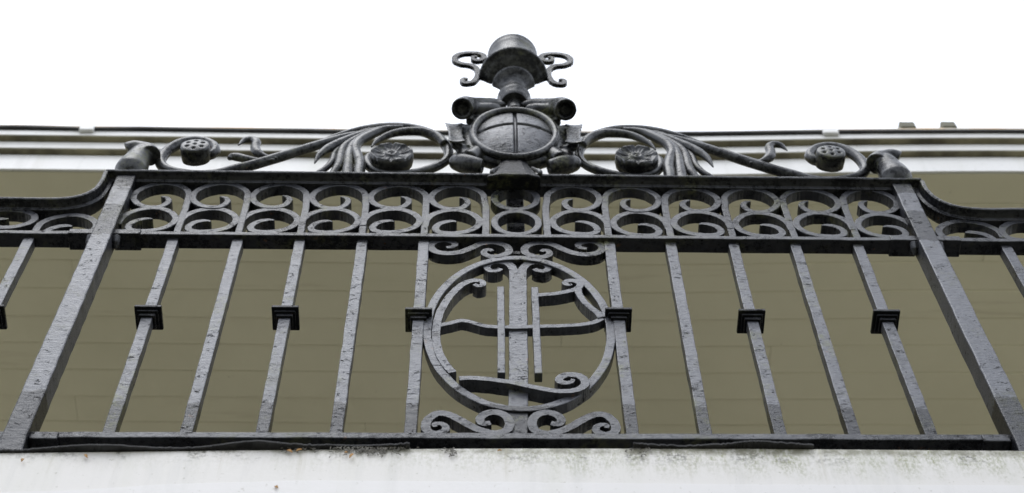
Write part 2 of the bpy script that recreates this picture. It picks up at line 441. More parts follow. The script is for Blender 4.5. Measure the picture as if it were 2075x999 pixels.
face_strip(lambda x: interp(sp_, x), lambda x: zlow - 0.003, YF - 0.003, YF - 0.0005, 'lower_fascia', FASC2, bevel=0.0008)
bm = bmesh.new(); box(bm, -3.2, 3.2, YF + 0.043, HY - 0.003, zlow + 0.05, Z0 - 0.004); obj('slab', bm, LEADTOP, balcony)
bm = bmesh.new(); box(bm, -3.2, 3.2, YF - 0.03, YF + 0.06, zlow - 0.06, zlow - 0.006); obj('bed_moulding', bm, FASC2, balcony, bevel=0.01)

# curling lead flashing along the slab edge
flash = thing('lead_flashing', 'thin wavy grey lead strip lifting along the white balcony edge', 'flashing', (0, YF, ep[4].z))
def flashing(pts, th):
    bm = bmesh.new(); p3 = [P(u, v, YF - 0.006) for u, v in pts]
    sp3 = spline(p3, 14); prev = None
    for i, q in enumerate(sp3):
        j = random.uniform(-0.0012, 0.0012); zb = interp(ep, q.x)
        y0 = YF - 0.009 + 0.004 * math.sin(q.x * 21) + j
        top = max(q.z + j, zb + 0.002)
        r = [bm.verts.new(t) for t in ((q.x, y0, top - th), (q.x, y0 - 0.001, top), (q.x, YF + 0.014, top + 0.003), (q.x, YF + 0.014, top + 0.0015))]
        if prev:
            for k in range(4): bm.faces.new((prev[k], prev[(k + 1) % 4], r[(k + 1) % 4], r[k]))
        else: bm.faces.new(r)
        prev = r
    bm.faces.new(prev[::-1]); obj('lead_strip', bm, LEAD, flash, bevel=0.0006)
flashing([(-500, 918), (-150, 917), (0, 915), (65, 909), (130, 907), (205, 907), (345, 908), (431, 903), (520, 898.5), (560, 902), (620, 905), (660, 901), (720, 901), (790, 902.5), (830, 906)], 0.0035)
flashing([(1284, 909), (1292, 905), (1340, 904), (1400, 904.5), (1470, 902), (1510, 899), (1545, 899.5), (1600, 904), (1650, 907.5)], 0.0035)

# ------------------------------------------------------------------ iron railing
rail = thing('balcony_railing', 'wrought iron balcony railing with monogram panel, scroll frieze and urn crest', 'railing', (0, 0, Z0))
XW = 3.2                                                 # how far the side bays run
def line_z(pts, y=0.0):
    a, b = P(*pts[0], y), P(*pts[1], y)
    return lambda x: a.z + (b.z - a.z) * (x - a.x) / (b.x - a.x)
mid_z = line_z([(300, 474.5), (1760, 486.5)])            # lower front edge of the frieze rail
bot_z = line_z([(200, 886), (1900, 891)])
top_z = line_z([(300, 346), (1760, 362)], -0.024)

PX = [P(50, 831, -0.014).x, P(2054, 836, -0.014).x]
PXT = [P(257.5, 352, -0.014).x, P(1824, 366, -0.014).x]
PW = 0.046
def bar_rail(x0, x1, zf, h, y0, y1, name, mat, bevel=0.002):
    bm = bmesh.new(); n = max(2, int((x1 - x0) / 0.05)); prev = None
    for i in range(n + 1):
        x = x0 + (x1 - x0) * i / n; j = random.uniform(-0.0007, 0.0007); z = zf(x) + j; jy = random.uniform(-0.0006, 0.0006)
        r = [bm.verts.new(p) for p in ((x, y0 + jy, z), (x, y0 + jy, z + h), (x, y1, z + h), (x, y1, z))]
        if prev:
            for q in range(4): bm.faces.new((prev[q], prev[(q + 1) % 4], r[(q + 1) % 4], r[q]))
        else: bm.faces.new(r)
        prev = r
    bm.faces.new(prev[::-1]); return obj(name, bm, mat, rail, bevel=bevel)
BH = P(1040, 873.5).z - P(1040, 885).z; MH = P(1040, 473.5).z - P(1040, 480).z
for nm, zf, h, y1 in (('bottom_rail', bot_z, BH, 0.036), ('frieze_rail', mid_z, MH, 0.037)):
    for a, b in ((-XW, PX[0] - PW / 2 + 0.004), (PX[0] + PW / 2 - 0.004, PX[1] - PW / 2 + 0.004), (PX[1] + PW / 2 - 0.004, XW)):
        bar_rail(a, b, zf, h, 0.0, y1, nm, RAIL)
# moulded top rail: rounded cap with a small fillet bar beneath
def cap_profile(s=1.0):
    return [(-0.010, 0.0), (-0.010, 0.026), (0.0, 0.028), (0.001, 0.036), (0.011, 0.038), (0.013, 0.030), (0.014, -0.010), (0.011, -0.022), (0.006, -0.024), (0.001, -0.022), (0.0, -0.012), (-0.002, -0.002)]
def moulded(path, name):
    bm = bmesh.new(); js = [random.uniform(-0.0005, 0.0005) for _ in path]
    sweep(bm, path, lambda i: [(o + js[i], y) for o, y in cap_profile()])
    return obj(name, bm, RAIL, rail, bevel=0.0012)
xa, xb = P(213, 346, -0.024).x, P(1868, 364, -0.024).x
moulded([(xa + (xb - xa) * i / 40, top_z(xa + (xb - xa) * i / 40)) for i in range(41)], 'top_rail')
swl = pl([(220, 345), (212, 363), (196, 382), (170, 394.5), (133, 401.5), (60, 402.5), (0, 401.5), (-120, 400), (-400, 397)], None, -0.024)
swr = pl([(1863, 364), (1873, 382), (1890, 398), (1912, 410), (1941, 418.5), (1984, 423.5), (2075, 424), (2200, 425), (2600, 429)], None, -0.024)
for path in (swl[::-1], swr):
    q = spline([(a, b, 0) for a, b in path], 8)
    moulded([(v.x, v.y) for v in q], 'swept_rail')

# posts
for k in (0, 1):
    bm = bmesh.new(); n = 40
    zt_ = top_z(PXT[k]) - 0.001; xb_ = PX[k] - (PXT[k] - PX[k]) * 0.1; prev = None
    zm = P(PX[k], 480).z
    for i in range(n + 1):
        z = Z0 + (zt_ - Z0) * i / n; x = PX[k] + (PXT[k] - PX[k]) * i / n
        j = random.uniform(-0.0008, 0.0008); hw = PW / 2 + (0.004 * max(0, 1 - i / 1.6))
        r = [bm.verts.new(p) for p in ((x - hw + j, -0.014, z), (x + hw + j, -0.014, z), (x + hw + j, 0.034, z), (x - hw + j, 0.034, z))]
        if prev:
            for q in range(4): bm.faces.new((prev[q], prev[(q + 1) % 4], r[(q + 1) % 4], r[q]))
        else: bm.faces.new(r)
        prev = r
    bm.faces.new(prev[::-1]); post = obj('post', bm, POST, rail, bevel=0.003)
    # clamp sleeves and drop lugs where the frieze rail meets the post
    for s in (-1, 1):
        x = PX[k] + (PXT[k] - PX[k]) * 0.7; zf = mid_z(x)
        bm = bmesh.new(); a, b = x + s * (PW / 2 - 0.002), x + s * (PW / 2 + 0.058)
        box(bm, min(a, b), max(a, b), -0.003, 0.041, zf - 0.003, zf + MH + 0.003); obj('rail_sleeve', bm, RAIL, post, bevel=0.002)
        bm = bmesh.new(); a, b = x + s * (PW / 2 - 0.001), x + s * (PW / 2 + 0.013)
        box(bm, min(a, b), max(a, b), 0.000, 0.03, zf - 0.014, zf - 0.0035)
        tube(bm, [((a + b) / 2, 0.004, zf - 0.006), ((a + b) / 2, 0.012, zf - 0.022), ((a + b) / 2, 0.02, zf - 0.034)], [0.010, 0.010, 0.004], 10, 4)
        obj('drop_lug', bm, RAIL, post, bevel=0.0015)
    for s in (-1, 1):                                    # short foot blocks on the bottom rail
        zf = bot_z(PX[k]); a, b = PX[k] + s * (PW / 2 + 0.001), PX[k] + s * (PW / 2 + 0.052)
        bm = bmesh.new(); box(bm, min(a, b), max(a, b), -0.003, 0.03, zf - 0.008, zf + BH - 0.004); obj('rail_sleeve', bm, RAIL, post, bevel=0.002)

# balusters; every other one carries a square moulded collar
def baluster(top, bot, yb=0.009, collar=None, wid=0.0242, name='baluster'):
    a, b = P(*top, yb), P(*bot, yb)
    x0, x1 = b.x, a.x; zb, zt2 = bot_z(b.x) + BH - 0.004, mid_z(a.x) + 0.004
    f = lambda z: x0 + (x1 - x0) * (z - b.z) / (a.z - b.z)
    bm = bmesh.new(); prev = None; n = 26
    for i in range(n + 1):
        z = zb + (zt2 - zb) * i / n; x = f(z) + random.uniform(-0.0005, 0.0005); h = wid / 2 + random.uniform(-0.0004, 0.0004)
        r = [bm.verts.new(p) for p in ((x - h, yb, z), (x + h, yb, z), (x + h, yb + wid, z), (x - h, yb + wid, z))]
        if prev:
            for q in range(4): bm.faces.new((prev[q], prev[(q + 1) % 4], r[(q + 1) % 4], r[q]))
        else: bm.faces.new(r)
        prev = r
    bm.faces.new(prev[::-1]); o = obj(name, bm, BAR, rail, bevel=0.0016)
    if collar:
        bm = bmesh.new(); cyy = yb + wid / 2; hw = 0.0283
        zc = P(collar[0], collar[1], cyy - hw).z; xc = f(zc)
        box(bm, xc - hw, xc + hw, cyy - hw, cyy + hw, zc - 0.003, zc + 0.006)
        box(bm, xc - hw + 0.006, xc + hw - 0.006, cyy - hw + 0.006, cyy + hw - 0.006, zc - 0.010, zc - 0.0025)
        box(bm, xc - hw + 0.011, xc + hw - 0.011, cyy - hw + 0.011, cyy + hw - 0.011, zc - 0.020, zc - 0.0095)
        obj('collar', bm, COLR, o, bevel=0.0018)
    return o
BL = [((349, 490), (222, 868), (300, 620)), ((480.5, 490), (379, 868), None), ((607, 490), (532, 868), (575, 621)), ((734, 490), (681.5, 868), None),
      ((1360, 495), (1429, 870), None), ((1487, 497), (1580, 871), (1523, 628)), ((1613, 499), (1730, 873), None), ((1740, 500), (1886, 875), (1796, 629))]
for t, b, c in BL: baluster(t, b, collar=c)
# side bays, same spacing
def side_bal(top, col):
    q = P(*top, 0.009); tp = top
    z2 = bot_z(q.x); d = Vector((q.x, 0.009, z2 + BH)) - CAM; c = R3.transposed() @ d
    bt = (W / 2 + F * c.x / c.z, H / 2 + F * c.y / c.z)
    baluster(top, bt, collar=col)
side_bal((56, 488), (-20, 619)); side_bal((-72, 486), None); side_bal((2035, 492), None); side_bal((2163, 493), (2290, 632))

# ------------------------------------------------------------------ scroll frieze
YS = 0.003
xt_l = [383.5, 503.5, 624, 744, 864.5, 984.5]; xt_r = [1104.5, 1223.5, 1344, 1464, 1584, 1704.5]
sl_x = [P(u, 397, YS).x for u in xt_l]; sr_x = [P(u, 401, YS).x for u in xt_r]
pit = (sl_x[-1] - sl_x[0]) / 5
RU = 0.0665; WS = 0.0165; DS = 0.027
UP = [(0.985, -0.35), (0.93, 0.23), (0.76, 0.56), (0.44, 0.86), (0, 1.0), (-0.48, 0.86), (-0.82, 0.53), (-0.99, 0.12), (-0.97, -0.3), (-0.78, -0.67), (-0.46, -0.92), (-0.14, -0.97), (0.13, -0.88), (0.29, -0.64), (0.345, -0.36), (0.24, -0.13), (0.03, -0.04)]
LO = [(-1.0, -0.45), (-0.95, 0.17), (-0.68, 0.66), (-0.26, 0.94), (0.16, 1.0), (0.57, 0.81), (0.88, 0.43), (1.0, 0), (0.88, -0.48), (0.54, -0.84), (0.09, -1.0), (-0.33, -1.0), (-0.58, -0.86), (-0.64, -0.60), (-0.52, -0.28), (-0.26, -0.07), (0.0, -0.03), (0.12, -0.10)]
rail_v = 468.0
DUP = P(450, 394, YS).z - P(450, rail_v, 0).z; DLO = P(450, 443, YS).z - P(450, rail_v, 0).z
RZU = (P(450, 394 - 23.8, YS).z - P(450, 394 + 23.8, YS).z) / 2; RZL = (P(450, 443 - 23, YS).z - P(450, 443 + 23, YS).z) / 2
def loop(shape, cx_, cz_, rx, rz, m, rr, extra=None, wl=None, floor=None):
    a = 1 + rr.uniform(-0.035, 0.02); b = 1 + rr.uniform(-0.035, 0.03); tw = rr.uniform(-0.16, 0.16)
    pts = list(extra or [])
    for i, (x, z) in enumerate(shape):
        t = max(0.0, i / len(shape) - 0.55)
        pts.append((cx_ + m * rx * (x * a + t * tw), cz_ + rz * (z * b + t * tw * 1.5)))
    if floor is not None: pts = [(x, max(z, floor)) for x, z in pts]
    bm = bmesh.new(); ribbon(bm, pts, wl or ([WS] * 12 + [WS * 0.95, WS * 0.85, WS * 0.3]), DS, YS + rr.uniform(-0.0015, 0.0015), n=6)
    return obj('frieze_scroll', bm, SCR, rail, bevel=0.0018)
def scroll_unit(xs_, m):
    """xs_: stem x; m=+1: loops lie left of the stem, -1: right of it"""
    rr = random.Random(int(xs_ * 1000) + 5)
    zr = mid_z(xs_) + MH; rx = pit * 0.467
    cxu = xs_ - m * rx
    loop(UP, cxu, zr + DUP, rx, RZU, m, rr, [(xs_, zr - 0.004), (xs_, zr + 0.05), (xs_, zr + DUP - RZU * 0.75)])
    loop(LO, xs_ - m * pit * 0.545, zr + DLO, pit * 0.452, RZL, m, rr, wl=[WS * 0.8] + [WS] * 11 + [WS * 0.95, WS * 0.8, WS * 0.3])
for x in sl_x: scroll_unit(x, 1)
for x in sr_x: scroll_unit(x, -1)
# centre rings
xc = P(1045, 400, YS).x
ro = RU * 0.95
z1 = mid_z(xc) + MH + DUP - 0.002; z2 = mid_z(xc) + MH + DLO - 0.003
for zc in (z1, z2):
    bm = bmesh.new(); n = 48
    pts = [(xc + (ro - WS / 2) * 0.93 * math.cos(2 * math.pi * i / n), zc + RZL * math.sin(2 * math.pi * i / n)) for i in range(n)]
    ribbon(bm, pts, WS, DS, YS, closed=True); obj('frieze_ring', bm, SCR, rail, bevel=0.0018)
bm = bmesh.new(); box(bm, xc - 0.021, xc + 0.021, 0.045, 0.062, mid_z(xc) + 0.002, top_z(xc) + 0.5); obj('back_stay', bm, COLR, rail, bevel=0.002)

# side bay frieze loops
def side_loop(u, shape, m, wpx, dv, hpx):
    x = P(u, 465, YS).x; zr = mid_z(x) + MH; rz = hpx * (RZL / 23.0)
    loop(shape, x, zr + dv * (RZL / 23.0), px(wpx, u, 462, YS), rz, m, random.Random(int(u)), floor=zr - 0.004)
side_loop(132, LO, 1, 60, 12, 22); side_loop(2, [(a, -b) for a, b in LO], 1, 56, 24, 17); side_loop(-120, LO, 1, 60, 12, 22)
side_loop(1962, LO, -1, 62, 13, 23); side_loop(2085, LO, -1, 60, 13, 22); side_loop(2210, LO, -1, 60, 13, 22)

# ------------------------------------------------------------------ monogram panel
YP = 0.010
c6 = cvt(800, 460, 2.27); c8 = cvt(860, 470, 4.758); cl = cvt(860, 640, 3.8425)
for t, b, c in (((859, 487), (832, 870), (847, 625)), ((1235, 488), (1281, 872), (1251, 625))):
    baluster(t, b, 0.008, c, name='panel_bar')
# oval hoop
a = P(866, 660, YP); b = P(1236, 656, YP); tpt = P(1048, 521.5, YP); bpt = P(1050, 828, YP)
ocx, ocz = (a.x + b.x) / 2, (tpt.z + bpt.z) / 2; oa, ob = (b.x - a.x) / 2, (tpt.z - bpt.z) / 2
n = 84
bm = bmesh.new()
ribbon(bm, [(ocx + oa * math.cos(2 * math.pi * i / n), ocz + ob * math.sin(2 * math.pi * i / n)) for i in range(n)], 0.0185, 0.0245, YP, closed=True)
obj('oval_hoop', bm, BAR, rail, bevel=0.0018)
MPAN = SCR
def panel_scroll(pts, f, ws, mirror=None):
    p = pl(pts, f, YP)
    if mirror is not None: p = [(2 * mirror - x, z) for x, z in p]
    bm = bmesh.new(); ribbon(bm, p, ws, 0.024, YP, n=8); obj('panel_scroll', bm, SCR, rail, bevel=0.0018)
sup = [(1565, 160), (1505, 150), (1480, 125), (1530, 98), (1610, 92), (1690, 115), (1718, 150), (1680, 195), (1570, 216), (1440, 202), (1330, 162), (1230, 118), (1130, 104), (1030, 116), (968, 155), (975, 200), (1060, 232), (1150, 238), (1205, 212), (1195, 182), (1150, 172), (1125, 190)]
mcx = P(1047, 505, YP).x
panel_scroll(sup, c8, [0.010, 0.016, 0.018, 0.018, 0.018, 0.018, 0.017, 0.016, 0.010])
panel_scroll(sup, c8, [0.010, 0.016, 0.018, 0.018, 0.018, 0.018, 0.017, 0.016, 0.010], mirror=mcx)
slo = [(85, 862), (78, 842), (112, 836), (155, 850), (165, 885), (95, 915), (25, 895), (10, 850), (38, 795), (105, 757), (185, 765), (275, 808), (365, 858), (450, 893), (560, 912), (640, 888), (662, 830), (620, 768), (540, 748), (465, 766), (432, 805), (455, 838), (515, 832)]
panel_scroll(slo, cl, [0.009, 0.015, 0.018, 0.018, 0.018, 0.018, 0.018, 0.018, 0.014])
panel_scroll(slo, cl, [0.009, 0.015, 0.018, 0.018, 0.018, 0.018, 0.018, 0.018, 0.014], mirror=P(1055, 850, YP).x)

mono = thing('monogram', '', '', (0, 0, 0)) if False else None
# the monogram: one wide stem plate carrying the letter strokes
def mono_ribbon(bm, pts, f, ws, depth=0.026, y=YP, n=8): ribbon(bm, pl(pts, f, y), ws, depth, y, n=n)
bm = bmesh.new()
YM = 0.014
p0 = P(1050, 560, YM); p1 = P(1049, 868, YM)
q0 = px(37.5, 1050, 640, YM)
ribbon(bm, [(p0.x, P(1050, 547, YM).z), (P(1050, 640, YM).x, P(1050, 640, YM).z), (P(1051, 760, YM).x, P(1051, 760, YM).z), (p1.x, bot_z(p1.x) + BH - 0.003)], [q0, q0, q0, q0 * 0.98], 0.012, YM)
stem = obj('monogram', bm, BAR, rail, bevel=0.0018)
for pts in ([(862, 520), (862, 420), (850, 345), (795, 297), (700, 287), (625, 306), (603, 345), (640, 372), (705, 368), (735, 350)],
            [(944, 520), (944, 420), (955, 345), (1010, 300), (1105, 292), (1178, 314), (1196, 348), (1155, 374), (1090, 368), (1062, 352)]):
    bm = bmesh.new(); mono_ribbon(bm, pts, c8, [0.019, 0.019, 0.019, 0.017, 0.015, 0.015, 0.013], 0.027, 0.0147); obj('letter_curl', bm, BAR, stem, bevel=0.0018)
YT = 0.008
for u0, v0, u1, v1 in ((1015, 580, 1016, 755), (1083.5, 581, 1091, 756)):
    bm = bmesh.new(); mono_ribbon(bm, [(u0, v0), ((u0 + u1) / 2, (v0 + v1) / 2), (u1, v1)], None, 0.0155, 0.022, YT); obj('letter_stroke', bm, BAR, stem, bevel=0.0016)
bm = bmesh.new(); mono_ribbon(bm, [(365, 262), (385, 270), (405, 264), (400, 250), (370, 244), (328, 254), (283, 285), (240, 335), (209, 390), (194, 445), (190, 510), (203, 572), (228, 622), (266, 668)], c6, [0.010, 0.014, 0.0155, 0.0165, 0.017, 0.017, 0.017, 0.017], 0.028, YT)
obj('letter_curve', bm, BAR, stem, bevel=0.0016)
bm = bmesh.new(); mono_ribbon(bm, [(200, 452), (258, 440), (310, 429), (360, 439), (412, 453), (470, 458), (535, 459), (610, 458), (640, 456), (700, 455), (790, 452), (870, 446), (925, 434), (955, 418)], c6, 0.0135, 0.021, YT + 0.001); obj('letter_crossbar', bm, BAR, stem, bevel=0.0016)
bm = bmesh.new(); mono_ribbon(bm, [(1090, 607), (1170, 600), (1260, 592), (1370, 573), (1450, 552), (1495, 525), (1500, 495), (1450, 470), (1385, 468), (1352, 488), (1380, 508), (1425, 500)], c8, [0.0135, 0.0135, 0.014, 0.015, 0.016, 0.015, 0.013, 0.009], 0.026, YT); obj('letter_stroke', bm, BAR, stem, bevel=0.0016)
bm = bmesh.new(); mono_ribbon(bm, [(1480, 540), (1492, 590), (1535, 660), (1600, 722), (1670, 775), (1712, 820)], c8, [0.016, 0.016, 0.015, 0.016, 0.02], 0.027, YT - 0.001); obj('letter_curve', bm, BAR, stem, bevel=0.0016)
YL = 0.001
bm = bmesh.new(); mono_ribbon(bm, [(272, 486), (340, 481), (420, 484), (550, 497), (700, 519), (850, 552), (990, 578), (1100, 586), (1190, 572), (1245, 540), (1250, 500), (1205, 466), (1135, 455), (1070, 470), (1048, 500), (1085, 520), (1145, 512), (1160, 492)], cl, [0.014, 0.014, 0.014, 0.014, 0.014, 0.015, 0.018, 0.018, 0.017, 0.015, 0.008], 0.030, YL); obj('letter_stroke', bm, BAR, stem, bevel=0.0016)

# ------------------------------------------------------------------ crest: acanthus scrolls, cartouche, urn
YC = 0.016
cL = cvt(300, 240, 5.46); c5 = cvt(600, 240, 5.764); cs = cvt(880, 180, 4.994); cu = cvt(900, 55, 6.054)
MX = P(1041, 310, YC).x
ZTOP = top_z(MX) + 0.012
def T3(pts, f, m=1, y=None, ys=None):
    r = []
    for i, a in enumerate(pts):
        yy = (ys[i] if ys else (y if y is not None else YC)); q = P(*f(*a[:2]), yy) if f else P(*a[:2], yy)
        r.append((q.x if m > 0 else 2 * MX - q.x, yy, q.z))
    return r
def rosette(parent, u, v, rpx, depth, m, petals, bumps, y=0.0):
    q = P(u, v, y); R = px(rpx, u, v, y); cx_, cz_ = (q.x if m > 0 else 2 * MX - q.x), q.z
    bm = bmesh.new(); nr, na = 16, 96; rings = []
    for i in range(nr + 1):
        t = i / nr; ring = []
        for k in range(na):
            th = 2 * math.pi * k / na
            if petals:
                lob = 0.5 + 0.5 * math.cos(petals * th); R2 = R * (1 + 0.05 * (lob - 0.5) * (t > 0.9))
                h = 0
                if t < 0.11: h = 0.007 * math.cos(t / 0.11 * 1.5)
                elif t < 0.34: h = 0.0045 * math.sin((t - 0.11) / 0.23 * math.pi) + 0.001
                else:
                    s = (t - 0.34) / 0.66
                    h = 0.0085 * s ** 2.2 - 0.0025 * math.sin(s * math.pi) * lob + 0.0013 * math.cos(3 * petals * th) * math.sin(s * math.pi)
                    h -= 0.006 * max(0, (lob - 0.9) / 0.1) * s ** 3
            else:
                R2 = R; h = 0.006 * math.sqrt(max(0, 1 - (t * 0.95) ** 2))
                ca = [(0, 0)] + [(0.60 * math.cos(2 * math.pi * j / bumps + 0.5), 0.60 * math.sin(2 * math.pi * j / bumps + 0.5)) for j in range(bumps)]
                xx, zz = t * math.cos(th), t * math.sin(th)
                for j, (bx, bz) in enumerate(ca):
                    d = math.hypot(xx - bx, zz - bz); h -= 0.009 * math.exp(-(d / 0.105) ** 2) * (1 if j else 0.6)
            ring.append(bm.verts.new((cx_ + R2 * t * math.cos(th), y - h, cz_ + R2 * t * math.sin(th))))
        rings.append(ring)
    for s, yy in ((1.04, y + 0.004), (1.05, y + depth * 0.5), (0.98, y + depth)):
        rings.append([bm.verts.new((cx_ + R * s * math.cos(2 * math.pi * k / na), yy, cz_ + R * s * math.sin(2 * math.pi * k / na))) for k in range(na)])
    for a, b in zip(rings[:-1], rings[1:]):
        for k in range(na): bm.faces.new((a[k], a[(k + 1) % na], b[(k + 1) % na], b[k]))
    bm.faces.new(rings[-1])
    bmesh.ops.remove_doubles(bm, verts=bm.verts, dist=0.00005)
    return obj('rosette', bm, ORN, parent, smooth=True)
def acanthus(m):
    bm = bmesh.new()
    R_ = lambda n: px(n, 600, 300, YC)
    # trailing stem: outer curl, dip to the rail, long rise into the leaf sheath
    lp = [(640, 400), (700, 395), (745, 355), (720, 300), (640, 262), (510, 248), (370, 275), (240, 340), (155, 430), (140, 500), (200, 560), (330, 600), (560, 625), (760, 615), (960, 565), (1140, 520), (1330, 465), (1520, 408), (1720, 345), (1930, 280), (2120, 225), (2330, 180), (2560, 150)]
    tube(bm, T3(lp, cL, m), [R_(6), R_(9), R_(10), R_(10), R_(10.5), R_(11), R_(11), R_(11), R_(10), R_(9), R_(10), R_(10.5), R_(10.5), R_(10.5), R_(10), R_(9.5), R_(9), R_(6)], 14, 8)
    # arch over the inner rosette, down past the cartouche and round into the rosette
    ap = [(300, 265), (560, 190), (820, 130), (1080, 105), (1330, 118), (1550, 175), (1700, 265), (1775, 375), (1770, 470), (1680, 545), (1540, 600), (1380, 640), (1180, 660), (980, 635), (860, 570), (825, 500), (860, 440), (960, 420)]
    tube(bm, T3(ap, c5, m), [R_(5), R_(9), R_(10.5), R_(11), R_(11), R_(11), R_(10), R_(9), R_(9), R_(9), R_(9), R_(9), R_(9), R_(8), R_(7)], 14, 8)
    for dy, r_ in ((0.014, 10.5), (0.026, 10), (0.034, 8)):
        tube(bm, T3([(585, 425), (640, 412), (700, 398), (748, 358), (722, 302)], cL, m, y=YC + dy - 0.004), [R_(r_ * 0.8), R_(r_), R_(r_), R_(r_), R_(r_ * 0.7)], 12, 6)
    st = obj('acanthus_scroll', bm, ORN, rail, smooth=True)
    def leaf(pts, f, rad, flat=0.9, ys=None, dy=0.0):
        bm = bmesh.new(); tube(bm, T3(pts, f, m, y=YC + dy, ys=ys), [R_(r) for r in rad], 12, 8, flat); return obj('leaf', bm, ORN, st, smooth=True)
    leaf([(1740, 300), (1640, 205), (1480, 155), (1320, 150), (1160, 170), (1030, 215), (930, 275), (880, 335)], c5, [9, 10, 10.5, 10, 9, 7.5, 5, 1.5], dy=-0.010)
    leaf([(1250, 105), (1050, 125), (880, 190), (740, 270), (690, 350), (720, 440), (745, 540), (735, 640), (730, 740)], c5, [6, 9, 11, 11, 10.5, 11.5, 12, 9], dy=-0.012)
    leaf([(1200, 100), (1000, 130), (800, 215), (670, 310), (620, 420), (610, 530), (600, 640), (596, 740)], c5, [5, 8, 9.5, 10, 10.5, 12, 11], dy=-0.010)
    leaf([(1150, 98), (900, 150), (700, 240), (560, 340), (520, 440), (505, 530), (455, 620), (390, 690), (320, 760)], c5, [4, 8, 9, 9.5, 10.5, 10, 7, 5], dy=-0.006)
    leaf([(1000, 120), (760, 210), (560, 310), (450, 410), (420, 500), (350, 580), (240, 645), (130, 700)], c5, [4, 6, 7, 7, 7, 6, 2], dy=-0.002)
    leaf([(1000, 105), (740, 190), (520, 280), (370, 355), (270, 430), (215, 525)], c5, [4, 8, 10, 10, 7, 1.3], dy=-0.008)
    leaf([(1080, 88), (820, 120), (560, 205), (330, 275), (140, 325), (0, 365)], c5, [4, 5.5, 6, 6, 5, 2], dy=0.006)
    leaf([(1120, 92), (860, 135), (640, 215), (420, 300)], c5, [4, 6.5, 7, 5], dy=-0.002)
    # hooked side leaf on the stem
    leaf([(1430, 440), (1310, 425), (1215, 385), (1185, 320), (1195, 265), (1150, 232), (1075, 240), (1000, 297)], cL, [3, 6, 11, 10, 10, 9, 7.5, 1.3], 0.8, dy=-0.006)
    if m > 0: leaf([(1400, 455), (1250, 470), (1100, 452), (1000, 430), (930, 425), (900, 445)], cL, [4, 7, 9.5, 10.5, 9, 5], 0.8, dy=-0.004)
    rosette(st, *cL(520, 302), 28.5, 0.040, m, 0, 6, y=-0.016)
    rosette(st, *c5(1118, 415), 42, 0.03, m, 8, 0, y=-0.014)
    return st
acanthus(1); acanthus(-1)

# rolled leaf finials on the posts
for k, m in ((0, 1), (1, -1)):
    fx = PXT[k]; zt_ = top_z(fx) + 0.014
    bm = bmesh.new()
    tube(bm, [(fx + m * 0.006, 0.012, zt_ - 0.004), (fx + m * 0.002, 0.0, zt_ + 0.03), (fx + m * 0.005, -0.002, zt_ + 0.075), (fx + m * 0.010, -0.004, zt_ + 0.115), (fx + m * 0.014, -0.002, zt_ + 0.14)], [0.030, 0.041, 0.033, 0.028, 0.022], 22, 8)
    # rolled leaf lying across the top: a spool with flared ends, the inner end drooping
    tube(bm, [(fx - m * 0.026, 0.000, zt_ + 0.140), (fx - m * 0.012, -0.004, zt_ + 0.146), (fx + m * 0.008, -0.006, zt_ + 0.140), (fx + m * 0.024, -0.006, zt_ + 0.128), (fx + m * 0.034, -0.006, zt_ + 0.108)], [0.027, 0.025, 0.023, 0.026, 0.028], 20, 8)
    fo = obj('finial', bm, ORN, rail, smooth=True)
    rm = fo.modifiers.new('fuse', 'REMESH'); rm.mode = 'VOXEL'; rm.voxel_size = 0.0026; rm.use_smooth_shade = True
    smo = fo.modifiers.new('soften', 'SMOOTH'); smo.factor = 0.5; smo.iterations = 6

# cartouche
cart_c = P(1041.5, 270, YC - 0.006)
bm = bmesh.new()
CY = -0.012
rx, rz = px(84, 1041, 270, CY), (P(1041, 224, CY).z - P(1041, 319, CY).z) / 2
ccz = (P(1041, 224, CY).z + P(1041, 319, CY).z) / 2
n = 56
prof = [(1.10, CY + 0.012), (1.02, CY + 0.006), (0.9, CY + 0.006)]
rings = []
for s, sz, yy in ((0.9, 0.9, CY + 0.006), (1.10, 1.03, CY + 0.006), (1.30, 1.09, CY + 0.016), (1.34, 1.07, CY + 0.030), (1.2, 0.98, CY + 0.044)):
    rings.append([bm.verts.new((cart_c.x + rx * s * math.cos(2 * math.pi * i / n), yy, ccz + rz * sz * math.sin(2 * math.pi * i / n))) for i in range(n)])
for a, b in zip(rings[:-1], rings[1:]):
    for i in range(n): bm.faces.new((a[i], a[(i + 1) % n], b[(i + 1) % n], b[i]))
bm.faces.new(rings[0]); bm.faces.new(rings[-1])
cart = obj('cartouche', bm, ORN, rail, smooth=True)
# rim
bm = bmesh.new(); rings = []; rr = px(8.2, 1041, 270)
for i in range(72):
    th = 2 * math.pi * i / 72; cxx, czz = math.cos(th), math.sin(th)
    nrm = Vector((cxx / rx, 0, czz / rz)).normalized()
    rings.append([bm.verts.new(Vector((cart_c.x + rx * cxx, CY, ccz + rz * czz)) + nrm * rr * math.cos(t) + Vector((0, 1, 0)) * rr * math.sin(t)) for t in [2 * math.pi * k / 12 for k in range(12)]])
for i in range(72):
    a, b = rings[i], rings[(i + 1) % 72]
    for k in range(12): bm.faces.new((a[k], a[(k + 1) % 12], b[(k + 1) % 12], b[k]))
obj('rim', bm, ORN, cart, smooth=True)
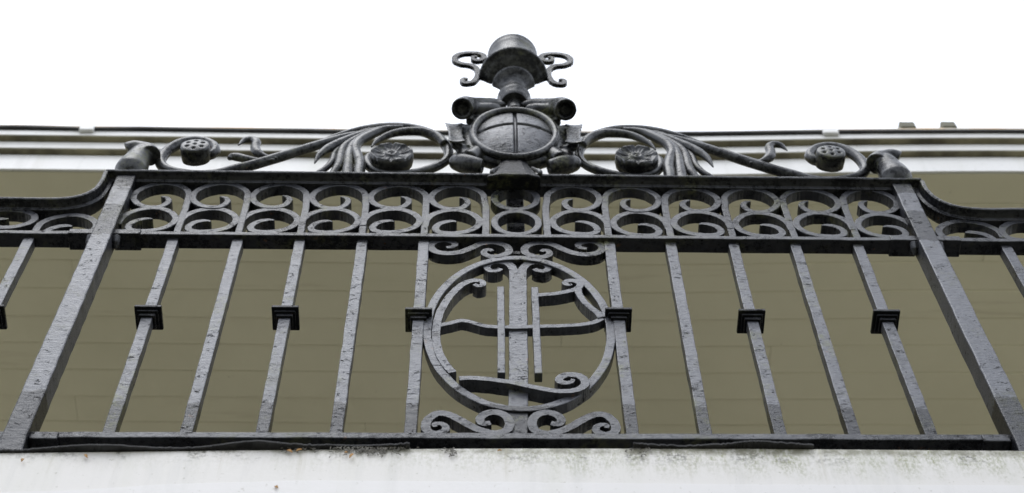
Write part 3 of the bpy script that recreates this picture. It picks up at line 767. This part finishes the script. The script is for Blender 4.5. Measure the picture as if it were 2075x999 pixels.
# domed shield with a raised-cross groove
bm = bmesh.new(); rings = []; nr, na = 64, 200
for i in range(nr + 1):
    t = i / nr; ring = []
    for k in range(na):
        th = 2 * math.pi * k / na; dx, dz = rx * 0.95 * t * math.cos(th), rz * 0.95 * t * math.sin(th)
        h = 0.030 * (1 - t * t)
        d1 = abs(dx) / 0.0042; d2 = abs(dz - rz * 0.02) / 0.0062
        h -= 0.012 * max(math.exp(-d1 ** 4), math.exp(-d2 ** 4)) * (t < 0.985)
        ring.append(bm.verts.new((cart_c.x + 0.002 + dx, CY - h + 0.004, ccz + dz)))
    rings.append(ring)
for a, b in zip(rings[:-1], rings[1:]):
    for k in range(na): bm.faces.new((a[k], a[(k + 1) % na], b[(k + 1) % na], b[k]))
bmesh.ops.remove_doubles(bm, verts=bm.verts, dist=0.00005)
SHD = iron('shield_paint', 0.5, 0.3, (), 0.6, tint=(0.03, 0.031, 0.037), spec=0.9)
obj('shield', bm, SHD, cart, smooth=True)
# scrolled ears, lobes and webs are cast in one with the body: add them, then fuse
def to_body(o):
    me = o.data; bb = bmesh.new(); bb.from_mesh(me); return bb
body = bmesh.new(); body.from_mesh(cart.data)
rootv = Vector(rail.location)
def ear(pts, ys, rad, m, wall=0.006, flat=1.0, op=True, deep=2):
    cm = cart_c.x
    p = [P(*cs(*q), y) for q, y in zip(pts, ys)]
    p = [Vector((q.x if m > 0 else 2 * cm - q.x, q.y, q.z)) - rootv for q in p]
    tube(body, p, [px(r / 4.994, 1000, 270) for r in rad], 24, 8, flat, open_end=op, wall=wall, deep=deep)
def strap(st, x0, x1, m, th):
    cm = cart_c.x; prev = None; n = len(st)
    sp = spline([Vector(a) for a in st], 5)
    for i, (v, y, hw) in enumerate(sp):
        xc_ = x0 + (x1 - x0) * i / (len(sp) - 1); q = P(*cs(xc_, v), y); h = px(hw / 4.994, 1000, 270)
        qx = (q.x if m > 0 else 2 * cm - q.x)
        F_, B_ = [], []
        for k in range(9):
            t = k / 4 - 1; dy = -0.004 * t * t
            F_.append(body.verts.new(Vector((qx + h * t, y + dy, q.z)) - rootv)); B_.append(body.verts.new(Vector((qx + h * t, y + dy + th, q.z + th * 0.3)) - rootv))
        r = F_ + B_[::-1]
        if prev:
            for k in range(len(r)): body.faces.new((prev[k], prev[(k + 1) % len(r)], r[(k + 1) % len(r)], r[k]))
        else: body.faces.new(r)
        prev = r
    body.faces.new(prev[::-1])
for m in (1, -1):
    # upper ear: broad trough ending in a coil with a shallow hollow face
    ear([(700, 195), (610, 165), (520, 165), (430, 170), (350, 178), (300, 190)], [0.020, 0.018, 0.012, 0.004, -0.010, -0.022], [66, 74, 80, 88, 100, 110], m, op=False)
    ear([(350, 168), (318, 178), (296, 190), (281, 203)], [-0.004, -0.016, -0.027, -0.036], [96, 110, 116, 116], m, 0.007, deep=0.5)
    ear([(650, 215), (570, 225), (470, 230), (395, 238)], [0.010, 0.007, 0.005, 0.004], [72, 92, 92, 76], m, op=False)
    ear([(520, 300), (440, 320), (370, 350)], [0.020, 0.018, 0.014], [90, 88, 70], m, op=False, flat=0.6)
    # middle saddle: strap that flares forward into a lip and curls back under
    strap([(350, -0.002, 92), (372, -0.008, 88), (410, -0.014, 80), (455, -0.020, 73), (495, -0.028, 75), (520, -0.038, 84), (535, -0.040, 86)], 195, 232, m, 0.007)
    ear([(232, 560), (225, 580), (215, 600)], [-0.014, -0.008, -0.002], [70, 66, 50], m, op=False)
    ear([(265, 575), (300, 585), (330, 590)], [-0.012, -0.006, 0.0], [28, 30, 34], m, op=False)
    ear([(400, 470), (320, 430), (240, 420)], [0.018, 0.010, 0.004], [80, 74, 66], m, op=False)
    ear([(400, 560), (330, 540), (250, 500)], [0.018, 0.016, 0.012], [60, 56, 50], m, op=False)
    # lower lobe: fat bulge cut square beside the pierced opening
    ear([(195, 735), (220, 742), (280, 752), (360, 768), (440, 785), (490, 792)], [0.008, 0.004, -0.002, -0.006, -0.008, -0.008], [48, 82, 98, 96, 86, 78], m, 0.012, deep=0.7)
    ear([(520, 640), (440, 680), (350, 725)], [0.018, 0.010, 0.002], [100, 108, 96], m, op=False)
    ear([(360, 610), (300, 670), (250, 720)], [0.018, 0.012, 0.006], [70, 76, 70], m, op=False)
    ear([(480, 700), (540, 706), (600, 706), (660, 716)], [0.006, 0.010, 0.014, 0.014], [44, 30, 26, 40], m, op=False)
    ear([(600, 868), (586, 852), (592, 834), (618, 822), (660, 800)], [-0.026, -0.028, -0.028, -0.022, -0.012], [20, 28, 30, 26, 24], m, op=False)
ear([(815, 640), (815, 700), (815, 770)], [0.014, 0.010, 0.006], [160, 140, 135], 1, op=False, flat=0.2)
bmesh.ops.recalc_face_normals(body, faces=body.faces)
body.to_mesh(cart.data); body.free()
for p in cart.data.polygons: p.use_smooth = True
rm = cart.modifiers.new('fuse', 'REMESH'); rm.mode = 'VOXEL'; rm.voxel_size = 0.003; rm.use_smooth_shade = True
smo = cart.modifiers.new('soften', 'SMOOTH'); smo.factor = 0.5; smo.iterations = 14
# keystone: flares forward and hooks over the top rail, flat underside
bm = bmesh.new(); prev = None; n = 14
for i in range(n + 1):
    t = i / n; v = 316 + (352 - 316) * t; hw = px(26 + 28 * t ** 1.6, 1041, 340); yf = -0.008 - 0.030 * t ** 1.5
    q = P(1041, v, yf); yb = 0.004
    r = [bm.verts.new((q.x + hw * a, y_, q.z)) for a, y_ in ((-0.97, yf + 0.006), (-0.5, yf), (0.5, yf), (0.97, yf + 0.006), (1.0, yb), (-1.0, yb))]
    if prev:
        for k in range(6): bm.faces.new((prev[k], prev[(k + 1) % 6], r[(k + 1) % 6], r[k]))
    else: bm.faces.new(r)
    prev = r
zlo = prev[0].co.z - 0.004
r = [bm.verts.new((v_.co.x * 1.0, v_.co.y + (0.004 if v_.co.y < 0 else 0), zlo)) for v_ in prev]
for k in range(6): bm.faces.new((prev[k], prev[(k + 1) % 6], r[(k + 1) % 6], r[k]))
bm.faces.new(r[::-1])
obj('keystone', bm, COLR, cart, bevel=0.004, seg=3)

# urn
ux = P(1041, 180, YC).x; UY = YC + 0.006
uz = lambda v: P(1041, v, UY).z
ur = lambda r: px(r, 1041, 165, UY)
prof = [(15, 226), (14.5, 216), (15, 212.5), (27, 211.5), (29.5, 209), (30, 207), (31.5, 204), (33.5, 201), (33.4, 199.4), (31, 198), (27, 194.5), (23.5, 190), (23.5, 186), (27, 181.5), (35, 177.5), (41, 175), (43, 173.8), (43, 172.4), (38, 171.6), (41, 170.6), (50, 168.6), (58, 165.4), (64, 163), (69, 162), (71, 160.8), (71, 159.4), (67, 158.6), (62, 157), (55, 153), (50.5, 147), (48.3, 139), (47.6, 131), (48.3, 125), (50, 122), (51.2, 120), (50.4, 118), (52, 116.6), (52.4, 114.6), (49, 113.6), (44, 118), (42, 140), (5, 150)]
prof = [(ur(r), uz(v)) for r, v in prof]
bm = bmesh.new(); half_lathe(bm, prof, ux, UY + 0.002, 44)
urn = obj('urn', bm, ORN, rail, smooth=True)
mod = urn.modifiers.new('edge', 'EDGE_SPLIT'); mod.split_angle = math.radians(50)
hp = [(405, 362), (360, 362), (350, 385), (400, 408), (462, 395), (492, 362), (445, 326), (330, 313), (205, 325), (132, 365), (135, 410), (215, 447), (320, 462), (385, 492), (412, 555), (395, 625), (340, 672), (255, 682), (222, 655), (250, 632), (278, 640)]
for m in (1, -1):
    bm = bmesh.new(); p = pl(hp, cu, UY - 0.006)
    if m < 0: p = [(2 * ux - x, z) for x, z in p]
    ribbon(bm, p, [0.007, 0.014, 0.0155, 0.015, 0.015, 0.015, 0.0155, 0.015, 0.012], 0.012, UY - 0.008, n=8); obj('handle', bm, COLR, urn, bevel=0.0015)

# ------------------------------------------------------------------ dead leaves and litter caught on the slab edge
def dead_leaf(u, v, L, Wd, ang, label, mat=LEAF, cat='leaf', nm='dead_leaf'):
    q = P(u, v, YF - 0.004); bm = bmesh.new(); n = 8; top = []; bot = []
    for i in range(n + 1):
        t = i / n; wd = Wd * math.sin(math.pi * (0.04 + 0.92 * t)) ** 0.8; s = (t - 0.5) * L
        for sgn, lst in ((1, top), (-1, bot)):
            a, b = s, sgn * wd / 2
            lst.append((a * math.cos(ang) - b * math.sin(ang), -0.0015 * math.sin(t * 3) - 0.001 * abs(sgn * wd) / Wd, a * math.sin(ang) + b * math.cos(ang)))
    fr = [bm.verts.new((x + q.x, y + q.y - 0.001, z + q.z)) for x, y, z in top + bot[::-1]]
    bk = [bm.verts.new((x + q.x, y + q.y + 0.0003, z + q.z)) for x, y, z in top + bot[::-1]]
    bm.faces.new(fr); bm.faces.new(bk[::-1])
    for i in range(len(fr)): bm.faces.new((fr[i], fr[(i + 1) % len(fr)], bk[(i + 1) % len(fr)], bk[i]))
    o = obj(nm, bm, mat, None, base=(q.x, q.y, q.z)); o['label'] = label; o['category'] = cat; o['group'] = 'dead leaves on the white balcony edge'
    return o
dead_leaf(174, 925, 0.012, 0.005, -0.9, 'orange-brown hooked leaf scrap on white edge beneath the second baluster from the left post')
dead_leaf(46, 933, 0.008, 0.005, 1.2, 'small tan leaf scrap at far left on the white balcony edge')
dead_leaf(587, 915, 0.013, 0.005, -0.6, 'brown leaf caught under the lifted lead strip left of the litter patch')
dead_leaf(606, 913, 0.012, 0.004, 0.5, 'pale tan leaf sliver slanting up under the wavy lead strip')
dead_leaf(712, 924, 0.014, 0.005, 1.1, 'brown leaf hanging below the dark litter patch on the white edge')
dead_leaf(701, 918, 0.006, 0.004, 0.0, 'tiny red-brown scrap in the middle of the litter patch')
dead_leaf(560, 988, 0.008, 0.005, -0.6, 'orange-brown seed low on the white balcony edge, left of the monogram panel')
dead_leaf(1012, 914, 0.008, 0.003, 0.3, 'small orange scrap right under the monogram panel on the white edge')
# matted grey litter under the flashing
bm = bmesh.new(); rr = random.Random(3)
for i in range(230):
    if rr.random() < 0.72: u = rr.gauss(745, 42)
    else: u = rr.choice((rr.gauss(600, 22), rr.gauss(912, 8), rr.gauss(1300, 14)))
    v = (905 if u < 850 else 909) + abs(rr.gauss(0, 7)); q = P(u, v, YF - 0.0035)
    L = rr.uniform(0.003, 0.010); an = rr.uniform(0, math.pi); r = rr.uniform(0.0004, 0.0011)
    d = Vector((math.cos(an), rr.uniform(-0.2, 0.1), math.sin(an))) * L / 2
    tube(bm, [q - d, q + Vector((0, -0.001, 0.0005)), q + d], [r * 0.5, r, r * 0.4], 5, 2)
o = obj('litter', bm, TWIG); o['kind'] = 'stuff'; o['label'] = 'dark matted twig and moss litter clinging to the white balcony edge'; o['category'] = 'litter'
